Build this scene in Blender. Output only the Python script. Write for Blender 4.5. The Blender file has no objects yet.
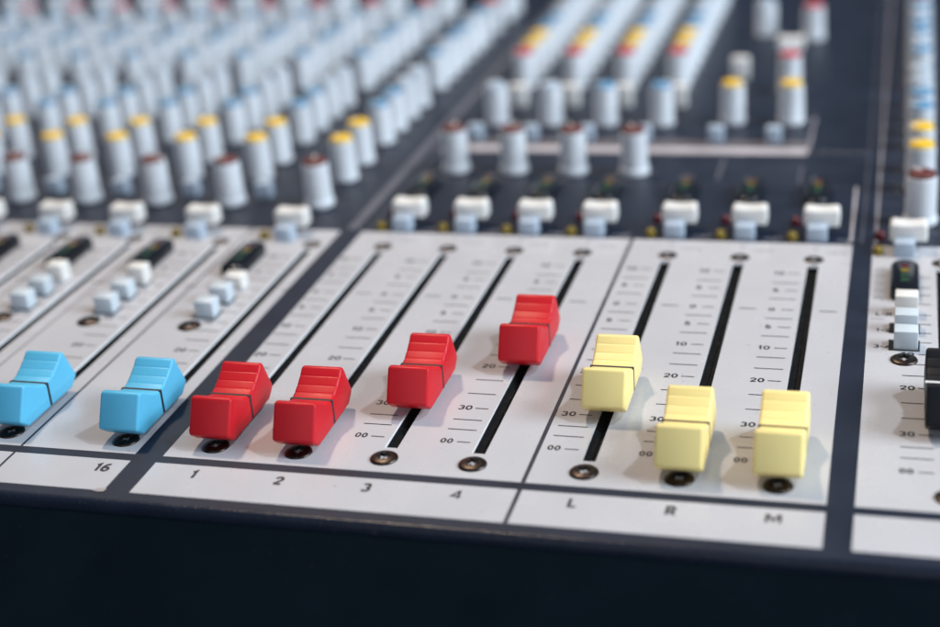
import bpy, bmesh, math, random
from mathutils import Vector, Matrix
random.seed(7)
MM = 0.001
S = bpy.context.scene
COL = S.collection

# ------------------------------------------------------------------ materials
def new_mat(name):
    m = bpy.data.materials.new(name); m.use_nodes = True
    nt = m.node_tree; b = nt.nodes['Principled BSDF']
    return m, nt, b

def plastic(name, col, rough=0.4, grain=0.0, grain_scale=6000, var=0.06, spec=0.5, var_scale=160, coat=0.0, sss=0.0, dust=0.0, dust_col=(.5, .48, .45), dust_scale=1500, each=False):
    """Slightly uneven painted / moulded surface: colour mottling, roughness variation, fine bump, a few dust specks."""
    m, nt, b = new_mat(name)
    N = nt.nodes; Lk = nt.links
    tc = N.new('ShaderNodeTexCoord')
    nz = N.new('ShaderNodeTexNoise'); nz.inputs['Scale'].default_value = var_scale; nz.inputs['Detail'].default_value = 5
    Lk.new(tc.outputs['Object'], nz.inputs['Vector'])
    ramp = N.new('ShaderNodeMapRange'); ramp.inputs['From Min'].default_value = .3; ramp.inputs['From Max'].default_value = .7
    ramp.inputs['To Min'].default_value = 1 - var; ramp.inputs['To Max'].default_value = 1 + var
    Lk.new(nz.outputs['Fac'], ramp.inputs['Value'])
    mul = N.new('ShaderNodeVectorMath'); mul.operation = 'SCALE'; mul.inputs[0].default_value = col[:3]
    oi = N.new('ShaderNodeObjectInfo'); rv = N.new('ShaderNodeMapRange'); rv.inputs['To Min'].default_value = .95; rv.inputs['To Max'].default_value = 1.05
    Lk.new(oi.outputs['Random'], rv.inputs['Value'])
    mm = N.new('ShaderNodeMath'); mm.operation = 'MULTIPLY'
    Lk.new(ramp.outputs['Result'], mm.inputs[0])
    if each: Lk.new(rv.outputs['Result'], mm.inputs[1])
    else: mm.inputs[1].default_value = 1
    Lk.new(mm.outputs['Value'], mul.inputs['Scale'])
    out = mul.outputs['Vector']
    if dust > 0:
        vo = N.new('ShaderNodeTexNoise'); vo.inputs['Scale'].default_value = dust_scale; vo.inputs['Detail'].default_value = 2
        Lk.new(tc.outputs['Object'], vo.inputs['Vector'])
        th = N.new('ShaderNodeMapRange'); th.inputs['From Min'].default_value = .70; th.inputs['From Max'].default_value = .76
        th.inputs['To Max'].default_value = dust
        Lk.new(vo.outputs['Fac'], th.inputs['Value'])
        mx = N.new('ShaderNodeMix'); mx.data_type = 'RGBA'
        Lk.new(th.outputs['Result'], mx.inputs['Factor']); Lk.new(out, mx.inputs['A'])
        mx.inputs['B'].default_value = (*dust_col, 1)
        out = mx.outputs['Result']
    Lk.new(out, b.inputs['Base Color'])
    r2 = N.new('ShaderNodeMapRange'); r2.inputs['To Min'].default_value = max(.05, rough - .11); r2.inputs['To Max'].default_value = rough + .11
    Lk.new(nz.outputs['Fac'], r2.inputs['Value']); Lk.new(r2.outputs['Result'], b.inputs['Roughness'])
    b.inputs['Specular IOR Level'].default_value = spec
    if coat: b.inputs['Coat Weight'].default_value = coat; b.inputs['Coat Roughness'].default_value = .2
    if sss:
        b.inputs['Subsurface Weight'].default_value = sss; b.inputs['Subsurface Scale'].default_value = .0012
        b.inputs['Subsurface Radius'].default_value = (1, .8, .6)
    if grain > 0:
        g = N.new('ShaderNodeTexNoise'); g.inputs['Scale'].default_value = grain_scale; g.inputs['Detail'].default_value = 2
        Lk.new(tc.outputs['Object'], g.inputs['Vector'])
        bp = N.new('ShaderNodeBump'); bp.inputs['Strength'].default_value = grain; bp.inputs['Distance'].default_value = .0001
        Lk.new(g.outputs['Fac'], bp.inputs['Height']); Lk.new(bp.outputs['Normal'], b.inputs['Normal'])
    return m

M = {}
M['white'] = plastic('white_enamel', (.500, .495, .522), .26, .05, 2500, .025, .5, 60, dust=.38, dust_col=(.20, .18, .17), dust_scale=620)
M['navy'] = plastic('navy_enamel', (.012, .0185, .036), .46, .25, 3500, .15, .28, 70, dust=.12)
M['rail'] = plastic('navy_rail', (.012, .017, .031), .28, .8, 1500, .12, .15, 90, dust=.10)
M['front'] = plastic('black_front', (.0030, .0058, .0092), .85, .5, 1800, .12, .0, 60, dust=.02)
M['black'] = plastic('black_plastic', (.008, .009, .012), .45, .3, 3000, .2, .4)
M['brush'] = plastic('slot_brush', (.006, .007, .009), .8, .9, 2600, .4, .2, 900, dust=.45, dust_scale=2400)
M['cap_black'] = plastic('black_cap_plastic', (.004, .006, .011), .5, .22, 4200, .1, .22)
M['line_white'] = plastic('white_line', (.75, .75, .76), .4, 0, 1, .05)
M['edge'] = plastic('cut_edge', (.86, .85, .87), .4, .1, 2000, .05)
M['red'] = plastic('red_plastic', (.55, .008, .017), .42, .22, 4200, .05, .32, 130, dust=.06, each=True)
M['blue'] = plastic('sky_blue_plastic', (.095, .45, .69), .42, .2, 4200, .04, .35, 130, dust=.04, each=True)
M['yellow'] = plastic('yellow_plastic', (.92, .745, .30), .40, .16, 4200, .03, .35, 130, dust=.03, each=True)
M['ink'] = plastic('dark_ink', (.014, .014, .020), .55, 0, 1, .2)
M['ink_grey'] = plastic('grey_ink', (.22, .21, .24), .5, 0, 1, .1)
M['navy_ink'] = plastic('navy_ink', (.022, .027, .045), .42, .1, 3000, .1)
M['pale_ink'] = plastic('pale_ink', (.46, .43, .46), .5, 0, 1, .15)
M['dim_ink'] = plastic('dim_ink', (.26, .25, .28), .5, 0, 1, .15)
M['knob'] = plastic('pale_grey_plastic', (.70, .73, .775), .36, .1, 3000, .04, .5, 120, each=True)
M['knob_yellow'] = plastic('yellow_top', (.80, .50, .02), .45, .1, 3000, .05)
M['knob_blue'] = plastic('blue_top', (.10, .27, .46), .45, .1, 3000, .05)
M['knob_red'] = plastic('red_top', (.50, .018, .04), .45, .1, 3000, .05)
M['knob_brown'] = plastic('maroon_top', (.12, .026, .024), .45, .1, 3000, .05)
M['knob_grey'] = plastic('grey_top', (.40, .48, .58), .45, .1, 3000, .05)
M['button'] = plastic('white_button', (.76, .745, .72), .35, .1, 3000, .03, each=True)
M['grey_button'] = plastic('grey_button', (.54, .61, .67), .4, .1, 3000, .04, each=True)
M['shaft'] = plastic('blue_grey_shaft', (.40, .48, .58), .42, .1, 3000, .04)
M['smoke'] = plastic('smoked_window', (.006, .007, .010), .16, 0, 1, .1)
M['led_red'] = plastic('red_lens', (.085, .004, .010), .25, 0, 1, .1)
M['led_yellow'] = plastic('amber_lens', (.22, .155, .012), .25, 0, 1, .1)
M['led_green'] = plastic('green_lens', (.02, .065, .03), .25, 0, 1, .1)
M['chip'] = plastic('bare_chip', (.30, .28, .28), .5, .3, 2000, .2)

def metal(name, col, rough):
    m, nt, b = new_mat(name); N = nt.nodes; Lk = nt.links
    tc = N.new('ShaderNodeTexCoord'); nz = N.new('ShaderNodeTexNoise'); nz.inputs['Scale'].default_value = 700; nz.inputs['Detail'].default_value = 6
    Lk.new(tc.outputs['Object'], nz.inputs['Vector'])
    cr = N.new('ShaderNodeValToRGB'); cr.color_ramp.elements[0].position = .3; cr.color_ramp.elements[1].position = .75
    cr.color_ramp.elements[0].color = (col[0]*.5, col[1]*.5, col[2]*.5, 1); cr.color_ramp.elements[1].color = (*col, 1)
    Lk.new(nz.outputs['Fac'], cr.inputs['Fac']); Lk.new(cr.outputs['Color'], b.inputs['Base Color'])
    b.inputs['Metallic'].default_value = 1; b.inputs['Roughness'].default_value = rough
    return m
M['screw'] = metal('bronzed_steel', (.085, .068, .06), .38)
M['socket'] = plastic('socket_dark', (.004, .004, .005), .6, 0, 1, .1)

# ------------------------------------------------------------------ mesh helpers (all coordinates in millimetres)
def obj(name, bm, mats, parent=None, loc=(0, 0, 0), smooth=None):
    bmesh.ops.recalc_face_normals(bm, faces=bm.faces) if smooth != 'flat' else None
    bmesh.ops.scale(bm, vec=(MM, MM, MM), verts=bm.verts)
    me = bpy.data.meshes.new(name); bm.to_mesh(me); bm.free()
    for m in (mats if isinstance(mats, (list, tuple)) else [mats]): me.materials.append(m)
    if isinstance(smooth, (int, float)):
        for p in me.polygons: p.use_smooth = True
        me.set_sharp_from_angle(angle=math.radians(smooth))
    o = bpy.data.objects.new(name, me); COL.objects.link(o)
    o.location = Vector(loc) * MM
    if parent: o.parent = parent
    return o

def box(bm, x0, x1, y0, y1, z0, z1, mi=0, bev=0.0, seg=2):
    vs = [bm.verts.new(p) for p in ((x0,y0,z0),(x1,y0,z0),(x1,y1,z0),(x0,y1,z0),(x0,y0,z1),(x1,y0,z1),(x1,y1,z1),(x0,y1,z1))]
    fs = [bm.faces.new([vs[i] for i in q]) for q in ((3,2,1,0),(4,5,6,7),(0,1,5,4),(1,2,6,5),(2,3,7,6),(3,0,4,7))]
    for f in fs: f.material_index = mi
    if bev > 0:
        es = {e for f in fs for e in f.edges}
        r = bmesh.ops.bevel(bm, geom=list(es), offset=bev, segments=seg, profile=.5, affect='EDGES')
        for f in r['faces']: f.material_index = mi

def quad(bm, x0, x1, y0, y1, z, mi=0):
    f = bm.faces.new([bm.verts.new(p) for p in ((x0,y0,z),(x1,y0,z),(x1,y1,z),(x0,y1,z))]); f.material_index = mi

def para(bm, pts, z, mi=0):
    f = bm.faces.new([bm.verts.new((p[0], p[1], z)) for p in pts]); f.material_index = mi

def lathe(bm, prof, n=32, cx=0, cy=0, z=0, mi=0, flute=0, depth=0.0, cap=True):
    rings = []
    for r, h, fl in prof:
        ring = []
        for i in range(n):
            a = 2*math.pi*i/n
            rr = r - (depth*fl*(0.5 - 0.5*math.cos(flute*a)) if flute else 0)
            ring.append(bm.verts.new((cx + rr*math.cos(a), cy + rr*math.sin(a), z + h)))
        rings.append(ring)
    for a, b in zip(rings, rings[1:]):
        for i in range(n):
            f = bm.faces.new((a[i], a[(i+1) % n], b[(i+1) % n], b[i])); f.material_index = mi
    if cap:
        f = bm.faces.new(rings[-1]); f.material_index = mi

def holed(bm, x0, x1, y0, y1, z, holes, hy0, hy1, skirt=0.0):
    """A sheet with identical-length slots cut through it."""
    hs = sorted(h for h in holes if h[0] > x0 and h[1] < x1)
    if not hs: quad(bm, x0, x1, y0, y1, z)
    else:
        quad(bm, x0, x1, y0, hy0, z); quad(bm, x0, x1, hy1, y1, z)
        c = x0
        for a, b in hs: quad(bm, c, a, hy0, hy1, z); c = b
        quad(bm, c, x1, hy0, hy1, z)
    if skirt:
        for p, q in (((x0,y0),(x1,y0)),((x1,y0),(x1,y1)),((x1,y1),(x0,y1)),((x0,y1),(x0,y0))):
            bm.faces.new([bm.verts.new((*p, z-skirt)), bm.verts.new((*q, z-skirt)), bm.verts.new((*q, z)), bm.verts.new((*p, z))])

def arc(cx, cy, rx, ry, a0, a1, n=14):
    return [(cx+rx*math.cos(math.radians(a0+(a1-a0)*i/n)), cy+ry*math.sin(math.radians(a0+(a1-a0)*i/n))) for i in range(n+1)]
GLYPH = {   # strokes on a cell 0..1 high; (width, [polylines])
 '0': (.62, [arc(.31, .5, .23, .42, 0, 360, 28)]), 'o': (.56, [arc(.28, .5, .20, .40, 0, 360, 28)]),
 '1': (.42, [[(.06, .76), (.26, .93), (.26, .0)]]),
 '2': (.6, [arc(.30, .68, .22, .24, 170, -20, 12) + [(.08, .08)], [(.08, .08), (.56, .08)]]),
 '3': (.6, [arc(.29, .70, .21, .22, 155, -90, 12), arc(.29, .28, .23, .22, 90, -155, 14)]),
 '4': (.74, [[(.53, 0), (.53, .96)], [(.50, .93), (.07, .25), (.72, .25)]]),
 '5': (.6, [[(.52, .92), (.14, .92), (.10, .50)] + arc(.29, .32, .22, .25, 130, -155, 16)]),
 '6': (.6, [arc(.31, .30, .22, .23, 0, 360, 24), arc(.46, .34, .37, .58, 175, 100, 8) + [(.50, .86)]]),
 '-': (.4, [[(.05, .42), (.35, .42)]]),
 'L': (.58, [[(.12, 1), (.12, .08), (.56, .08)]]),
 'R': (.66, [[(.11, 0), (.11, .92), (.36, .92)] + arc(.36, .69, .19, .23, 90, -90, 10) + [(.11, .46)], [(.34, .46), (.58, 0)]]),
 'M': (1.0, [[(.10, 0), (.10, .95)], [(.12, .95), (.50, .25), (.88, .95)], [(.90, .95), (.90, 0)]]),
}
def text(bm, s, x, y, size, z, sx=1.0, wt=.16, mi=0):
    """Bold sans lettering made of mitred strokes."""
    gap = .10; total = sum(GLYPH[c][0] for c in s) + gap*(len(s)-1); cx = -total/2; k = 0
    for c in s:
        for pl in GLYPH[c][1]:
            pl = [Vector(p) for p in pl]; n = len(pl); closed = (pl[0]-pl[-1]).length < 1e-5
            L, Rr = [], []
            for i in range(n):
                a = pl[i]-pl[i-1] if i > 0 else (pl[-1]-pl[-2] if closed else pl[1]-pl[0])
                b = pl[i+1]-pl[i] if i < n-1 else (pl[1]-pl[0] if closed else a)
                a = a.normalized(); b = b.normalized(); m = Vector((-(a.y+b.y), a.x+b.x))
                m = m.normalized() if m.length > 1e-6 else Vector((-a.y, a.x))
                d = wt/2/max(.45, m.dot(Vector((-a.y, a.x))))
                L.append(pl[i]+m*d); Rr.append(pl[i]-m*d)
            for i in range(n-1):
                q = [L[i], Rr[i], Rr[i+1], L[i+1]]; k += 1
                para(bm, [(x+(cx+p.x)*size*sx, y+(p.y-.5)*size) for p in q], z + .0006*k, mi)
        cx += GLYPH[c][0] + gap

def dup(src, loc, parent=None):
    """Copy a part and its sub-parts."""
    o = src.copy(); COL.objects.link(o); o.parent = parent if parent else src.parent
    o.location = Vector(loc) * MM
    for c in list(src.children):
        k = c.copy(); COL.objects.link(k); k.parent = o
    return o

# ------------------------------------------------------------------ the console
console = bpy.data.objects.new('mixing_console', None); COL.objects.link(console)
console['label'] = 'navy audio mixing console with white fader plates, coloured fader caps and pale grey knobs'
console['category'] = 'mixing console'

CH = [-21.4, -49.8, -77.7, -102.0, -126.2, -150.4]          # channel faders
GR = [0, 19.1, 38.2, 57.3]; MN = [80.5, 99.6, 118.7]; RT = [150.6]
SLOTS = CH + GR + MN + RT
SW = 1.45; SY0, SY1 = 4.6, 111.4
HOLES = [(x-SW, x+SW) for x in SLOTS]
X0, X1, Y1 = -440, 300, 540
ZP = 0.12; ZK = 0.16

bm = bmesh.new(); holed(bm, X0, X1, -23.2, Y1, 0, HOLES, SY0, SY1)
deck = obj('deck', bm, M['navy'], console, smooth='flat')

# rolled front rail, swept along x
prof = [(-23.2, 0), (-23.5, -.015), (-23.85, -.09), (-24.15, -.26), (-24.4, -.55), (-24.62, -1.0), (-24.85, -1.7), (-25.0, -2.4), (-25.0, -3.2)]
bm = bmesh.new()
prev = None
for (y, z) in prof:
    cur = (bm.verts.new((X0, y, z)), bm.verts.new((X1, y, z)))
    if prev: bm.faces.new((prev[0], prev[1], cur[1], cur[0]))
    prev = cur
obj('front_rail', bm, M['rail'], console, smooth=60)

bm = bmesh.new()
pts = [(-24.9, -2.4), (-27.0, -2.6), (-60, -11), (-120, -32), (-190, -64), (-200, -78), (-200, -110)]
prev = None
for (y, z) in pts:
    cur = (bm.verts.new((X0, y, z)), bm.verts.new((X1, y, z)))
    if prev: bm.faces.new((prev[0], prev[1], cur[1], cur[0]))
    prev = cur
obj('front_panel', bm, M['front'], console, smooth=40)
bm = bmesh.new(); box(bm, X0, X1, -24, Y1, -110, -9)
for x in (X0, X1):
    bm.faces.new([bm.verts.new((x, y, z)) for y, z in ((-24, 0), (Y1, 0), (Y1, -9), (-24, -9))])
bm.faces.new([bm.verts.new((x, Y1, z)) for x, z in ((X0, 0), (X1, 0), (X1, -9), (X0, -9))])
obj('cabinet', bm, M['navy'], console, smooth='flat')

# white plates with cut slots
def plate(name, x0, x1, y0, y1, holes=True):
    bm = bmesh.new(); holed(bm, x0, x1, y0, y1, ZP, HOLES if holes else [], SY0, SY1, ZP)
    return obj(name, bm, M['white'], console, smooth='flat')
PY0, PY1 = -5.4, 126.3; TY0, TY1 = -20.5, -8.2
p_ch = plate('fader_plate', X0+30, -16.6, PY0, PY1)
p_gr = plate('fader_plate', -9.9, 128.1, PY0, PY1)
p_rt = plate('fader_plate', 133.3, 178, PY0, PY1)
s_ch = plate('name_strip', X0+30, -16.2, TY0, TY1, False)
s_gr = plate('name_strip', -10.2, 128.1, TY0, TY1, False)
s_rt = plate('name_strip', 133.3, 178, TY0, TY1, False)

# printed scales
LABELS = [('10',105.5),('5',94.5),('0',82.8),('5',72.7),('10',61.3),('20',44.7),('30',24.1),('oo',9.1)]
SHORT = [105.5, 94.5, 82.8, 72.7, 61.3, 44.6, 24.0, 8.9]
LONG = [99.2, 89.2, 77.6, 67.6, 56.2, 50.5, 37.6, 30.8, 18.6, 14.2]
def scale_print(bm, x):
    for s, y in LABELS:
        text(bm, s, x-8.1, y, 2.0, ZK, 1.12 if s == 'oo' else 1.2, .17)
    for y in SHORT: quad(bm, x-5.8, x-2.9, y-.17, y+.17, ZK, 0)
    for y in LONG: quad(bm, x-9.3, x-2.9, y-.17, y+.17, ZK, 0)
    quad(bm, x+3.2, x+7.3, 82.6, 83.0, ZK, 0)
def faint_word(bm, x, y, n, mi=1, w=1.0, h=1.5, z=ZK):
    """Rows of tiny strokes: lettering far too small and blurred to read."""
    for i in range(n):
        xx = x + i*w*1.35
        quad(bm, xx, xx+.22, y-h/2, y+h/2, z, mi); quad(bm, xx+.3, xx+w, y+h/2-.3, y+h/2, z, mi)
        if i % 2: quad(bm, xx+.3, xx+w, y-h/2, y-h/2+.3, z, mi)
bm = bmesh.new()
for x in GR + MN: scale_print(bm, x); faint_word(bm, x+3.2, 120.2, 4); quad(bm, x-.15, x+.15, 121, 124.5, ZK, 1)
quad(bm, 68.75, 69.65, PY0, PY1, ZK, 2)
obj('printed_scale', bm, [M['ink'], M['ink_grey'], M['navy_ink']], p_gr, smooth='flat')
bm = bmesh.new()
DIV = [-44.1, -71.9, -96.2, -120.4, -144.6]
for x in CH: scale_print(bm, x); faint_word(bm, x+1.0, 121.0, 3)
for x in DIV: quad(bm, x-.3, x+.3, PY0, PY1, ZK, 2 if x == DIV[0] else 1)
obj('printed_scale', bm, [M['ink'], M['ink_grey'], M['navy_ink']], p_ch, smooth='flat')
bm = bmesh.new()
scale_print(bm, RT[0])
for s, y in (('1-2', 73.6), ('3-4', 64.8)): text(bm, s, 136.9, y, 1.8, ZK, 1.15, .17)
text(bm, 'L-R', 136.9, 82.6, 1.8, ZK, 1.15, .17)
quad(bm, 133.9, 137.0, 79.6, 79.9, ZK, 1); faint_word(bm, 147, 119.5, 4)
for k in range(5): faint_word(bm, 134.5, 92+4.5*k, 2)
obj('printed_scale', bm, [M['ink'], M['ink_grey'], M['navy_ink']], p_rt, smooth='flat')

def digits(parent, items):
    for s, x in items:
        bm = bmesh.new(); text(bm, s, x, -11.7, 3.1, ZK, 1.0, .155 if s == '4' else .18 if s == 'M' else .215)
        o = obj('channel_number', bm, M['ink'], parent, smooth='flat'); o['label'] = 'black printed "%s" on the white name strip' % s
digits(s_ch, [('16', -20.9), ('15', -49.4)])
digits(s_gr, [('1', .3), ('2', 19.3), ('3', 38.3), ('4', 57.2), ('L', 80.5), ('R', 99.6), ('M', 118.8)])
bm = bmesh.new()
for x in DIV: quad(bm, x-.3, x+.3, TY0, TY1, ZK)
obj('divider_line', bm, M['navy_ink'], s_ch, smooth='flat')
bm = bmesh.new(); quad(bm, 68.8, 69.7, TY0, TY1, ZK); obj('divider_line', bm, M['navy_ink'], s_gr, smooth='flat')
# chipped paint at the corner of the strip beside number 16
bm = bmesh.new(); para(bm, [(-18.4,-20.9),(-17.1,-21.2),(-15.9,-20.9),(-15.6,-20.0),(-16.2,-19.5),(-17.2,-19.7),(-18.1,-20.2)], ZK+.02)
obj('paint_chip', bm, M['chip'], s_ch, smooth='flat')

# fader slots
bm = bmesh.new()
h = (SY1-SY0)/2
def trough(bm):
    w = SW
    def wall(p, q, z0, z1, mi):
        f = bm.faces.new([bm.verts.new((*p, z0)), bm.verts.new((*q, z0)), bm.verts.new((*q, z1)), bm.verts.new((*p, z1))]); f.material_index = mi
    cs = [(-w,-h),(w,-h),(w,h),(-w,h)]
    for i in range(4):
        p, q = cs[i], cs[(i+1) % 4]
        wall(p, q, -.62, ZP, 0); wall(p, q, -7, -.62, 1)
    # two dust-shutter lips meeting in the middle, slightly sagging
    for sx in (-1, 1):
        n = 60
        for i in range(n):
            y0, y1 = -h+2*h*i/n, -h+2*h*(i+1)/n
            z = -1.9 + .12*math.sin(i*1.7) ; z2 = -1.9 + .12*math.sin((i+1)*1.7)
            f = bm.faces.new([bm.verts.new(p) for p in ((sx*w, y0, -1.3),(sx*.08, y0, z),(sx*.08, y1, z2),(sx*w, y1, -1.3))]); f.material_index = 1
    quad(bm, -w, w, -h, h, -7, 1)
trough(bm)
slot0 = obj('fader_slot', bm, [M['edge'], M['brush']], console, (SLOTS[0], (SY0+SY1)/2, 0), smooth='flat')
for x in SLOTS[1:]: dup(slot0, (x, (SY0+SY1)/2, 0))

# screws: dished head with a six-lobed socket
bm = bmesh.new()
n = 48
lathe(bm, [(3.0,0,0),(2.96,.2,0),(2.75,.42,0),(2.2,.55,0),(1.62,.70,0)], n, cap=False)
lob = [(1.25 + .33*math.cos(6*2*math.pi*i/n)) for i in range(n)]
bm.verts.ensure_lookup_table()
outer = list(bm.verts)[-n:]
ring = [bm.verts.new((lob[i]*math.cos(2*math.pi*i/n), lob[i]*math.sin(2*math.pi*i/n), .70)) for i in range(n)]
low = [bm.verts.new((lob[i]*.9*math.cos(2*math.pi*i/n), lob[i]*.9*math.sin(2*math.pi*i/n), -.4)) for i in range(n)]
for i in range(n):
    j = (i+1) % n
    bm.faces.new((outer[i], outer[j], ring[j], ring[i]))
    f = bm.faces.new((ring[i], ring[j], low[j], low[i])); f.material_index = 1
f = bm.faces.new(low); f.material_index = 1
screw0 = obj('screw', bm, [M['screw'], M['socket']], console, (GR[0], 0, ZP), smooth=40)
for x in SLOTS:
    if x != GR[0]: dup(screw0, (x, 0, ZP)).rotation_euler.z = random.random()
    q = dup(screw0, (x, 115.2, ZP-.2)); q.rotation_euler.z = random.random(); q.scale = (.88, .88, .8)
for x in (-33.3, -62.0, -88.0, -112.3, -136.5, 141.7): dup(screw0, (x, 58.2, ZP)).rotation_euler.z = random.random()

# ------------------------------------------------------------------ fader caps
def offset(poly, d):
    n = len(poly); out = []
    for i in range(n):
        p, q, r = Vector(poly[i-1]), Vector(poly[i]), Vector(poly[(i+1) % n])
        a = (q-p).normalized(); b = (r-q).normalized()
        na, nb = Vector((-a.y, a.x)), Vector((-b.y, b.x))
        m = (na+nb); L = m.length
        m = m/L if L > 1e-6 else na
        out.append(q + m*d/max(.5, m.dot(na)))
    return out
def rounded(poly, radii):
    out = []
    n = len(poly)
    for i in range(n):
        q = Vector(poly[i]); r = radii[i]
        if r <= 0: out.append(q); continue
        p, s = Vector(poly[i-1]), Vector(poly[(i+1) % n])
        a, b = (p-q).normalized(), (s-q).normalized()
        A, B = q+a*r, q+b*r
        for k in range(5):
            t = k/4; out.append((1-t)**2*A + 2*t*(1-t)*q + t*t*B)
    return out
CW = 4.75
base = [(-9.6,1.5),(9.6,1.5),(12.4,3.7),(8.7,11.2),(7.6,11.3)]; rad = [.4,.4,.6,.5,.4]
# rear scoop with finger ridges, falling to the pointer line, then the front scoop
def zscoop(t): return 7.4 + 3.75*(abs(t)/7.6)**1.55
rear, frontp = [], []
for g in (6.0, 4.0, 2.1):
    rear += [(g+.22, zscoop(g+.22)), (g, zscoop(g)-.09), (g-.22, zscoop(g-.22)+.03)]
rear.append((0, 7.38))
for g in (1.6, 3.2, 4.8, 6.4): frontp.append((-g, zscoop(g)))
frontp += [(-7.5, 10.9), (-8.8, 11.1), (-12.5, 3.8)]
poly = base + rear + frontp
radii = rad + [.1]*9 + [0] + [0]*4 + [.5,.55,.6]
def endcap(bm, ring, ia, ib):
    from mathutils.geometry import tessellate_polygon
    for t in tessellate_polygon([[Vector((v.co[ia], v.co[ib], 0)) for v in ring]]):
        try: bm.faces.new([ring[i] for i in t])
        except ValueError: pass
def cap_mesh():
    bm = bmesh.new()
    r = .62
    secs = []
    for k in range(4):
        a = math.pi/2*k/3
        secs.append((-CW + r*(1-math.sin(a)), r*(1-math.cos(a))))
    secs = [(-CW, r)] + [(-CW+r*(1-math.cos(a)), r*(1-math.sin(a))) for a in (math.pi/6, math.pi/3, math.pi/2)]
    secs = secs + [(-x, d) for x, d in reversed(secs)]
    rings = []
    for x, d in secs:
        rings.append([bm.verts.new((x, p[0], p[1])) for p in rounded(offset(poly, d), radii)])
    n = len(rings[0])
    for a, b in zip(rings, rings[1:]):
        for i in range(n): bm.faces.new((a[i], a[(i+1) % n], b[(i+1) % n], b[i]))
    endcap(bm, rings[0], 1, 2); endcap(bm, rings[-1], 1, 2)
    return bm
def line_mesh():
    bm = bmesh.new(); w = CW+.05
    box(bm, -w, w, -.42, .42, 1.9, 7.48, 0, .03, 1); return bm
def stem_mesh():
    bm = bmesh.new(); box(bm, -.6, .6, -3.2, 3.2, -4, 1.7); return bm
def make_cap(mat, linemat):
    c = obj('fader_cap', cap_mesh(), mat, console, (0, 0, -500), smooth=32)
    obj('pointer_line', line_mesh(), linemat, c, smooth=40)
    obj('stem', stem_mesh(), M['black'], c, smooth='flat')
    return c
protos = {}
def put_cap(col, x, y, label):
    lm = M['line_white'] if col == 'black' else M['ink']
    if col not in protos: protos[col] = c = make_cap(M['cap_black' if col == 'black' else col], lm)
    else: c = dup(protos[col], (0, 0, 0))
    c.location = Vector((x, y, ZP)) * MM
    c.rotation_euler.z = math.radians(random.uniform(-.5, .5))
    c['label'] = label
put_cap('blue', CH[0], 10.0, 'sky blue fader cap pulled fully down above the number 16')
put_cap('blue', CH[1], 10.1, 'sky blue fader cap cut off by the left edge of the photo')
put_cap('red', GR[0], 10.1, 'red fader cap pulled fully down above the number 1, beside the blue cap')
put_cap('red', GR[1], 10.1, 'red fader cap pulled fully down above the number 2')
put_cap('red', GR[2], 29.1, 'red fader cap raised a little above the number 3')
put_cap('red', GR[3], 52.8, 'red fader cap raised highest of all, above the number 4')
put_cap('yellow', MN[0], 32.9, 'yellow fader cap raised a little above the letter L')
put_cap('yellow', MN[1], 10.2, 'yellow fader cap pulled down above the letter R')
put_cap('yellow', MN[2], 10.4, 'yellow fader cap pulled down above the letter M')
put_cap('black', RT[0], 33.4, 'black fader cap with pale pointer line at the right edge')

# ------------------------------------------------------------------ knobs
def knob_mesh(rb, rt, H, skirt):
    bm = bmesh.new()
    pr = [(rb*.96, .3, 0), (rb, .5, 0), (rb, 1.6, 0), (rb*.97, 2.0, .3), (rb*.955, 2.4, 1), (rt*1.02, H-1.9, 1), (rt*1.0, H-1.35, .6), (rt*.97, H-1.1, 0), (rt*.90, H-1.0, 0)]
    if skirt: pr = [(rb*1.02, .3, 0), (rb*1.06, .55, 0), (rb*1.06, 2.0, 0), (rb, 2.5, .3)] + pr[4:]
    lathe(bm, pr, 60, flute=20, depth=.22)
    lathe(bm, [(1.2, -.5, 0), (1.2, .4, 0)], 16)
    return bm
def top_mesh(rt, H):
    bm = bmesh.new()
    lathe(bm, [(rt*.91, H-1.1, 0), (rt*.91, H-.35, 0), (rt*.86, H-.02, 0), (rt*.74, H+.2, 0), (rt*.4, H+.3, 0), (rt*.1, H+.32, 0)], 32)
    return bm
def pointer_box(bm, rt, H): box(bm, -.32, .32, rt*.1, rt*.96, H-1.05, H+.42, 1)
def make_knob(name, topmat, rb=4.3, rt=3.85, H=14.4, skirt=False):
    k = obj(name, knob_mesh(rb, rt, H, skirt), M['knob'], console, (0, 0, -500), smooth=50)
    bm = top_mesh(rt, H); pointer_box(bm, rt, H)
    obj('coloured_top', bm, [topmat, M['button']], k, smooth=40)
    return k
KN = {'maroon': make_knob('maroon_topped_knob', M['knob_brown'], 4.35, 4.0, 14.8, True),
      'yellow': make_knob('yellow_topped_knob', M['knob_yellow']),
      'blue': make_knob('blue_topped_knob', M['knob_blue']),
      'red': make_knob('red_topped_knob', M['knob_red']),
      'grey': make_knob('grey_topped_knob', M['knob_grey'])}
used = {}
GAINX = []
def put_knob(kind, x, y):
    k = KN[kind] if kind not in used else dup(KN[kind], (0, 0, 0))
    used[kind] = used.get(kind, 0) + 1
    k.location = Vector((x, y, 0)) * MM
    k.rotation_euler.z = random.choice([random.gauss(.2, .5), random.uniform(-2.2, 2.2)])
    GAINX.append((x, y))
KX = [-30.8, -60.0, -85.0, -109.8, -133.8]
while KX[-1] > -345: KX.append(KX[-1] - 24.2)
CROWS = [('maroon', 146.8), ('yellow', 170.6), ('yellow', 187.2), ('blue', 208.8), ('blue', 223.3), ('grey', 237.6), ('grey', 251.8),
         ('blue', 275.5), ('grey', 288.7), ('blue', 301.9), ('blue', 315.1), ('grey', 328.3), ('blue', 341.5), ('red', 361), ('grey', 384), ('grey', 398)]
def left_edge(y): return -97 - (y-127)*.75 - 30
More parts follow.
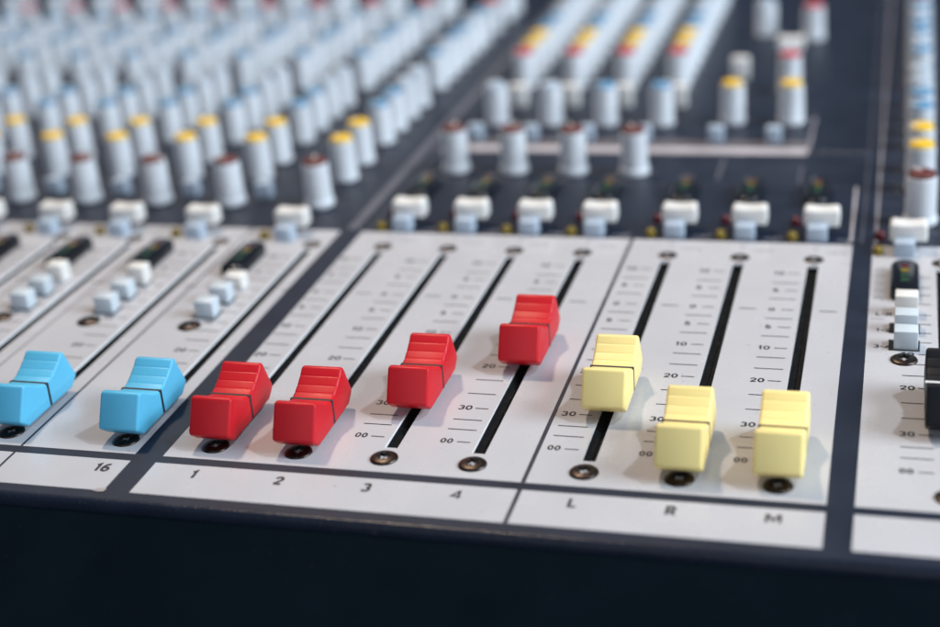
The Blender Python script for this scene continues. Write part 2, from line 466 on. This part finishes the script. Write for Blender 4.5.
for kind, y in CROWS:
    for x in KX:
        if x > left_edge(y): put_knob(kind, x, y)
for i, gx in enumerate(GR):
    x = gx + 3.9
    put_knob('maroon', gx+3.4, 180.5)
    put_knob('grey' if i < 2 else 'blue', gx+4.4, 231.0)
    for k, kind in enumerate(['red', 'yellow', 'yellow', 'blue', 'blue', 'grey', 'grey', 'grey', 'blue', 'blue', 'grey']):
        put_knob(kind, x, 275.5 + 13.6*k)
for i, mx in enumerate(MN[:2]):
    put_knob('yellow', mx+4.7, 233.5)
put_knob('grey', 86.0, 351.5); put_knob('red', 105.0, 344.0); put_knob('red', 101.2, 270.0)
for kind, y in CROWS: put_knob(kind, 145.2, y - (3 if kind == 'maroon' else 0))

# ------------------------------------------------------------------ buttons, lamps, meters
def saddle_button():
    bm = bmesh.new()
    n = 12; w, d = 4.7, 2.7; z0 = 2.6
    prof = [(-w, z0), (w, z0), (w+.15, z0+2), (w, z0+4.7), (w-.9, z0+5.1)]
    prof += [(w-.9-(2*w-1.8)*i/n, z0+5.1-.35*math.sin(math.pi*i/n)) for i in range(1, n)]
    prof += [(-w+.9, z0+5.1), (-w, z0+4.7), (-w-.15, z0+2)]
    P = rounded(prof, [.5,.5,.4,.5,0]+[0]*(n-1)+[0,.5,.4])
    rings = []
    for y, dd in ((-d, .7), (-d+.2, .3), (-d+.6, .04), (-d+.9, 0), (d-.9, 0), (d-.6, .04), (d-.2, .3), (d, .7)):
        rings.append([bm.verts.new((p[0], y+2.6, p[1])) for p in offset([tuple(q) for q in P], dd)])
    m = len(P)
    for a, b in zip(rings, rings[1:]):
        for i in range(m): bm.faces.new((a[i], a[(i+1) % m], b[(i+1) % m], b[i]))
    endcap(bm, rings[0], 0, 2); endcap(bm, rings[-1], 0, 2)
    return bm
mute0 = obj('mute_button', saddle_button(), M['button'], console, (0, 0, -500), smooth=35)
bm = bmesh.new(); box(bm, -3.6, 1.7, -4.6, .2, -1, 4.1, 0, .5); obj('button_shaft', bm, M['shaft'], mute0, smooth=40)
first = True
MUTES = [(GR[0]+2.7, 131.5), (GR[1]+2.3, 131.5), (GR[2]+2.0, 131.5), (GR[3]+1.6, 131.5), (MN[0]+.7, 132), (MN[1]+.8, 132), (MN[2]+.9, 132)]
MUTES += [(x, 121.5) for x in (-30.2, -58.6, -83.6, -107.6, -131.6)] + [(142.2, 123.0), (98.0, 316)]
for x, y in MUTES:
    o = mute0 if first else dup(mute0, (x, y, 0)); first = False
    o.location = Vector((x, y, 0)) * MM

def square_button(name, mat, s, hgt, topmat=None):
    bm = bmesh.new(); box(bm, -s, s, -s*.85, s*.85, -.5, hgt, 0, .35)
    b = obj(name, bm, mat, console, (0, 0, -500), smooth=40)
    bm = bmesh.new(); box(bm, -s-1.1, s+.45, -s*.85-.5, s*.85+.5, ZP-.05, ZP+.14); obj('button_well', bm, M['black'], b, smooth='flat')
    return b
sel = square_button('routing_button', M['grey_button'], 2.65, 4.7)
pfl = square_button('listen_button', M['button'], 2.65, 5.5)
nsel = npf = 0
for cx in (-31.4, -60.2, -85.2, -109.5, -133.8, 142.0):
    for y in (65.6, 74.8):
        o = sel if nsel == 0 else dup(sel, (0, 0, 0)); nsel += 1
        o.location = Vector((cx, y, 0)) * MM
    o = pfl if npf == 0 else dup(pfl, (0, 0, 0)); npf += 1
    o.location = Vector((cx, 84.2, -1.6 if cx == -31.4 else random.uniform(-.3, .2))) * MM
# small push buttons among the knobs
bm = bmesh.new(); box(bm, -2.4, 2.4, -2.2, 2.2, -.5, 5.0, 0, .5); pb = obj('push_button', bm, M['shaft'], console, smooth=40)
bm = bmesh.new(); box(bm, -3.2, 3.2, -2.2, 2.2, -.5, 7.8, 0, .6); wb = obj('white_push_button', bm, M['button'], console, smooth=40)
BL = [(x+.9, 214) for x in GR] + [(81.8, 214), (100.2, 214)] + [(x+8.2, 154) for x in KX[1:6]]
for i, (x, y) in enumerate(BL):
    o = pb if i == 0 else dup(pb, (0, 0, 0)); o.location = Vector((x, y, 0)) * MM
WB = [(x+6.6, 253) for x in GR] + [(82.0, 289)]
for i, (x, y) in enumerate(WB):
    o = wb if i == 0 else dup(wb, (0, 0, 0)); o.location = Vector((x, y, 0)) * MM
# lamps
def dome(name, mat):
    bm = bmesh.new(); lathe(bm, [(1.45,0,0),(1.45,1.2,0),(1.3,1.75,0),(.95,2.15,0),(.5,2.38,0),(.12,2.43,0)], 20)
    return obj(name, bm, mat, console, (0, 0, -500), smooth=60)
la, lr = dome('amber_lamp', M['led_yellow']), dome('red_lamp', M['led_red'])
na = nr = 0
for x, y in MUTES[:-1]:
    on_white = y < 130
    o = la if na == 0 else dup(la, (0, 0, 0)); na += 1
    o.location = Vector((x-7.4, y+(-3.0 if not on_white else -2.5), 0)) * MM
    o = lr if nr == 0 else dup(lr, (0, 0, 0)); nr += 1
    o.location = Vector((x-7.2, y+8.5, 0)) * MM
# meters: a smoked capsule with lenses behind it
def meter(L, w):
    bm = bmesh.new(); n = 24
    def stad(r, l):
        return [(r*math.cos(a)+0, (l if math.sin(a) >= 0 else -l) + r*math.sin(a)) for a in [2*math.pi*(i+.5)/n for i in range(n)]]
    rings = []
    for r, z in ((w, 0), (w, 2.2), (w-.35, 2.8), (w-1.0, 3.1)):
        rings.append([bm.verts.new((p[0], p[1], z)) for p in stad(r, L/2-w)])
    for a, b in zip(rings, rings[1:]):
        for i in range(n): bm.faces.new((a[i], a[(i+1) % n], b[(i+1) % n], b[i]))
    bm.faces.new(rings[-1])
    o = obj('level_meter', bm, M['smoke'], console, (0, 0, -500), smooth=50)
    for k, (m, y) in enumerate((('led_red', L*.27), ('led_yellow', L*.13), ('led_green', -.02*L), ('led_green', -.16*L))):
        bm = bmesh.new(); box(bm, -1.0, 1.0, y-.95, y+.95, 3.0, 3.16, 0, .06); obj('meter_lens', bm, M[m], o, smooth='flat')
    return o
mt = meter(21, 3.5); nm = 0
MET = [(x, 100.0) for x in (-36.0, -64.6, -90.8, -115.0, -139.4)] + [(141.5, 100.5)] + [(x-1.5, 161.5) for x in GR] + [(MN[i]-1.8, 162.5) for i in range(3)]
for x, y in MET:
    o = mt if nm == 0 else dup(mt, (0, 0, 0)); nm += 1
    o.location = Vector((x, y, 0)) * MM

# ------------------------------------------------------------------ prints on the dark deck
bm = bmesh.new(); z = .05
quad(bm, -9, 111.6, 200.8, 207.2, z, 0)                    # pale bar under the group knobs
quad(bm, 111.3, 112.2, 206.2, 240, z, 1)
quad(bm, 127.2, 127.9, 128.5, 172, z, 0)
quad(bm, 133.6, 134.3, 128, 520, z, 1); quad(bm, 130.2, 130.6, 128, 520, z, 2)
quad(bm, -15.4, -12.2, 128, 520, z, 2)                     # lighter seam between the modules
quad(bm, -8.7, -8.2, 128, 520, z, 2)
quad(bm, 86, 87, 176, 196, z, 2); quad(bm, 110.5, 111.3, 174, 190, z, 2)
faint_word(bm, 114, 203.5, 9, 1, 1.4, 2.2, z)
for k in range(3): faint_word(bm, 97.5, 178+6*k, 8, 2, 1.3, 2.0, z)
quad(bm, -8, 126, 171.0, 171.4, z, 2)
quad(bm, 70, 126, 187, 187.3, z, 2)
for gx in GR: faint_word(bm, gx-6, 211, 5, 1, 1.2, 2, z); faint_word(bm, gx+8, 200, 0)
quad(bm, -9, 111, 209.0, 214, z, 3)
for i, (x, y) in enumerate(GAINX):                         # ticks round every knob and a small caption
    for k in range(11):
        a = math.radians(-240 + 30*k)
        r0, r1, w = 5.6, 7.0, .2
        c, s = math.cos(a), math.sin(a)
        para(bm, [(x+r0*c-w*s, y+r0*s+w*c), (x+r0*c+w*s, y+r0*s-w*c), (x+r1*c+w*s, y+r1*s-w*c), (x+r1*c-w*s, y+r1*s+w*c)], z+.01, 1)
    faint_word(bm, x-4, y-7.4, 2, 1, 1.2, 1.6, z+.01); faint_word(bm, x+2.4, y-7.4, 2, 1, 1.2, 1.6, z+.01)
for x, y in MUTES[:7]:
    faint_word(bm, x+4.8, y-2.5, 3, 0, 1.2, 1.8, z); faint_word(bm, x-4, y+11, 4, 2, 1.2, 1.8, z)
for y in range(140, 330, 9): faint_word(bm, 135.3, y, 3, 2, 1.3, 2.0, z)
obj('printed_legend', bm, [M['pale_ink'], M['dim_ink'], plastic('faint_ink', (.10,.105,.135), .45, 0, 1, .1), plastic('brown_grey_ink', (.13,.11,.12), .45, 0, 1, .2)], deck, smooth='flat')

# ------------------------------------------------------------------ light
W = bpy.data.worlds.new('World'); S.world = W; W.use_nodes = True
bg = W.node_tree.nodes['Background']; bg.inputs['Color'].default_value = (.50, .70, 1.0, 1); bg.inputs['Strength'].default_value = .15
def area(name, loc, target, sx, sy, power, col):
    l = bpy.data.lights.new(name, 'AREA'); l.shape = 'RECTANGLE'; l.size = sx; l.size_y = sy; l.energy = power; l.color = col
    o = bpy.data.objects.new(name, l); COL.objects.link(o); o.location = loc
    o.rotation_euler = (Vector(target)-Vector(loc)).to_track_quat('-Z', 'Y').to_euler()
area('window_light', (1.1, .05, .60), (.06, .1, 0), .75, .40, 17, (.82, .92, 1.0))
area('spot_lamp', (.75, .12, 1.05), (.06, .08, 0), .06, .06, 5.4, (.82, .92, 1.0))
area('ceiling_lamp', (-.30, .56, 1.05), (.05, .1, 0), .08, .08, 9.0, (1.0, .78, .56))
area('front_fill_light', (.1, -1.35, .65), (.05, .1, 0), 1.2, .6, 4.2, (.97, .97, 1.0))  # soft fill added behind the camera to brighten front faces, no known window

# ------------------------------------------------------------------ camera
cd = bpy.data.cameras.new('camera'); cam = bpy.data.objects.new('camera', cd); COL.objects.link(cam)
cam.location = (0.13769394, -0.25451885, 0.15295123)
cam.rotation_euler = (1.15009599, 0.0750106897, 0.264868942)
cd.sensor_width = 36; cd.lens = 1495.784/940*36
cd.clip_start = .01; cd.clip_end = 20
cd.dof.use_dof = True; cd.dof.focus_distance = .326; cd.dof.aperture_fstop = 7.3; cd.dof.aperture_blades = 0
S.camera = cam
S.view_settings.view_transform = 'Standard'; S.view_settings.look = 'None'; S.view_settings.exposure = 0; S.view_settings.gamma = 1
S.render.engine = 'CYCLES'
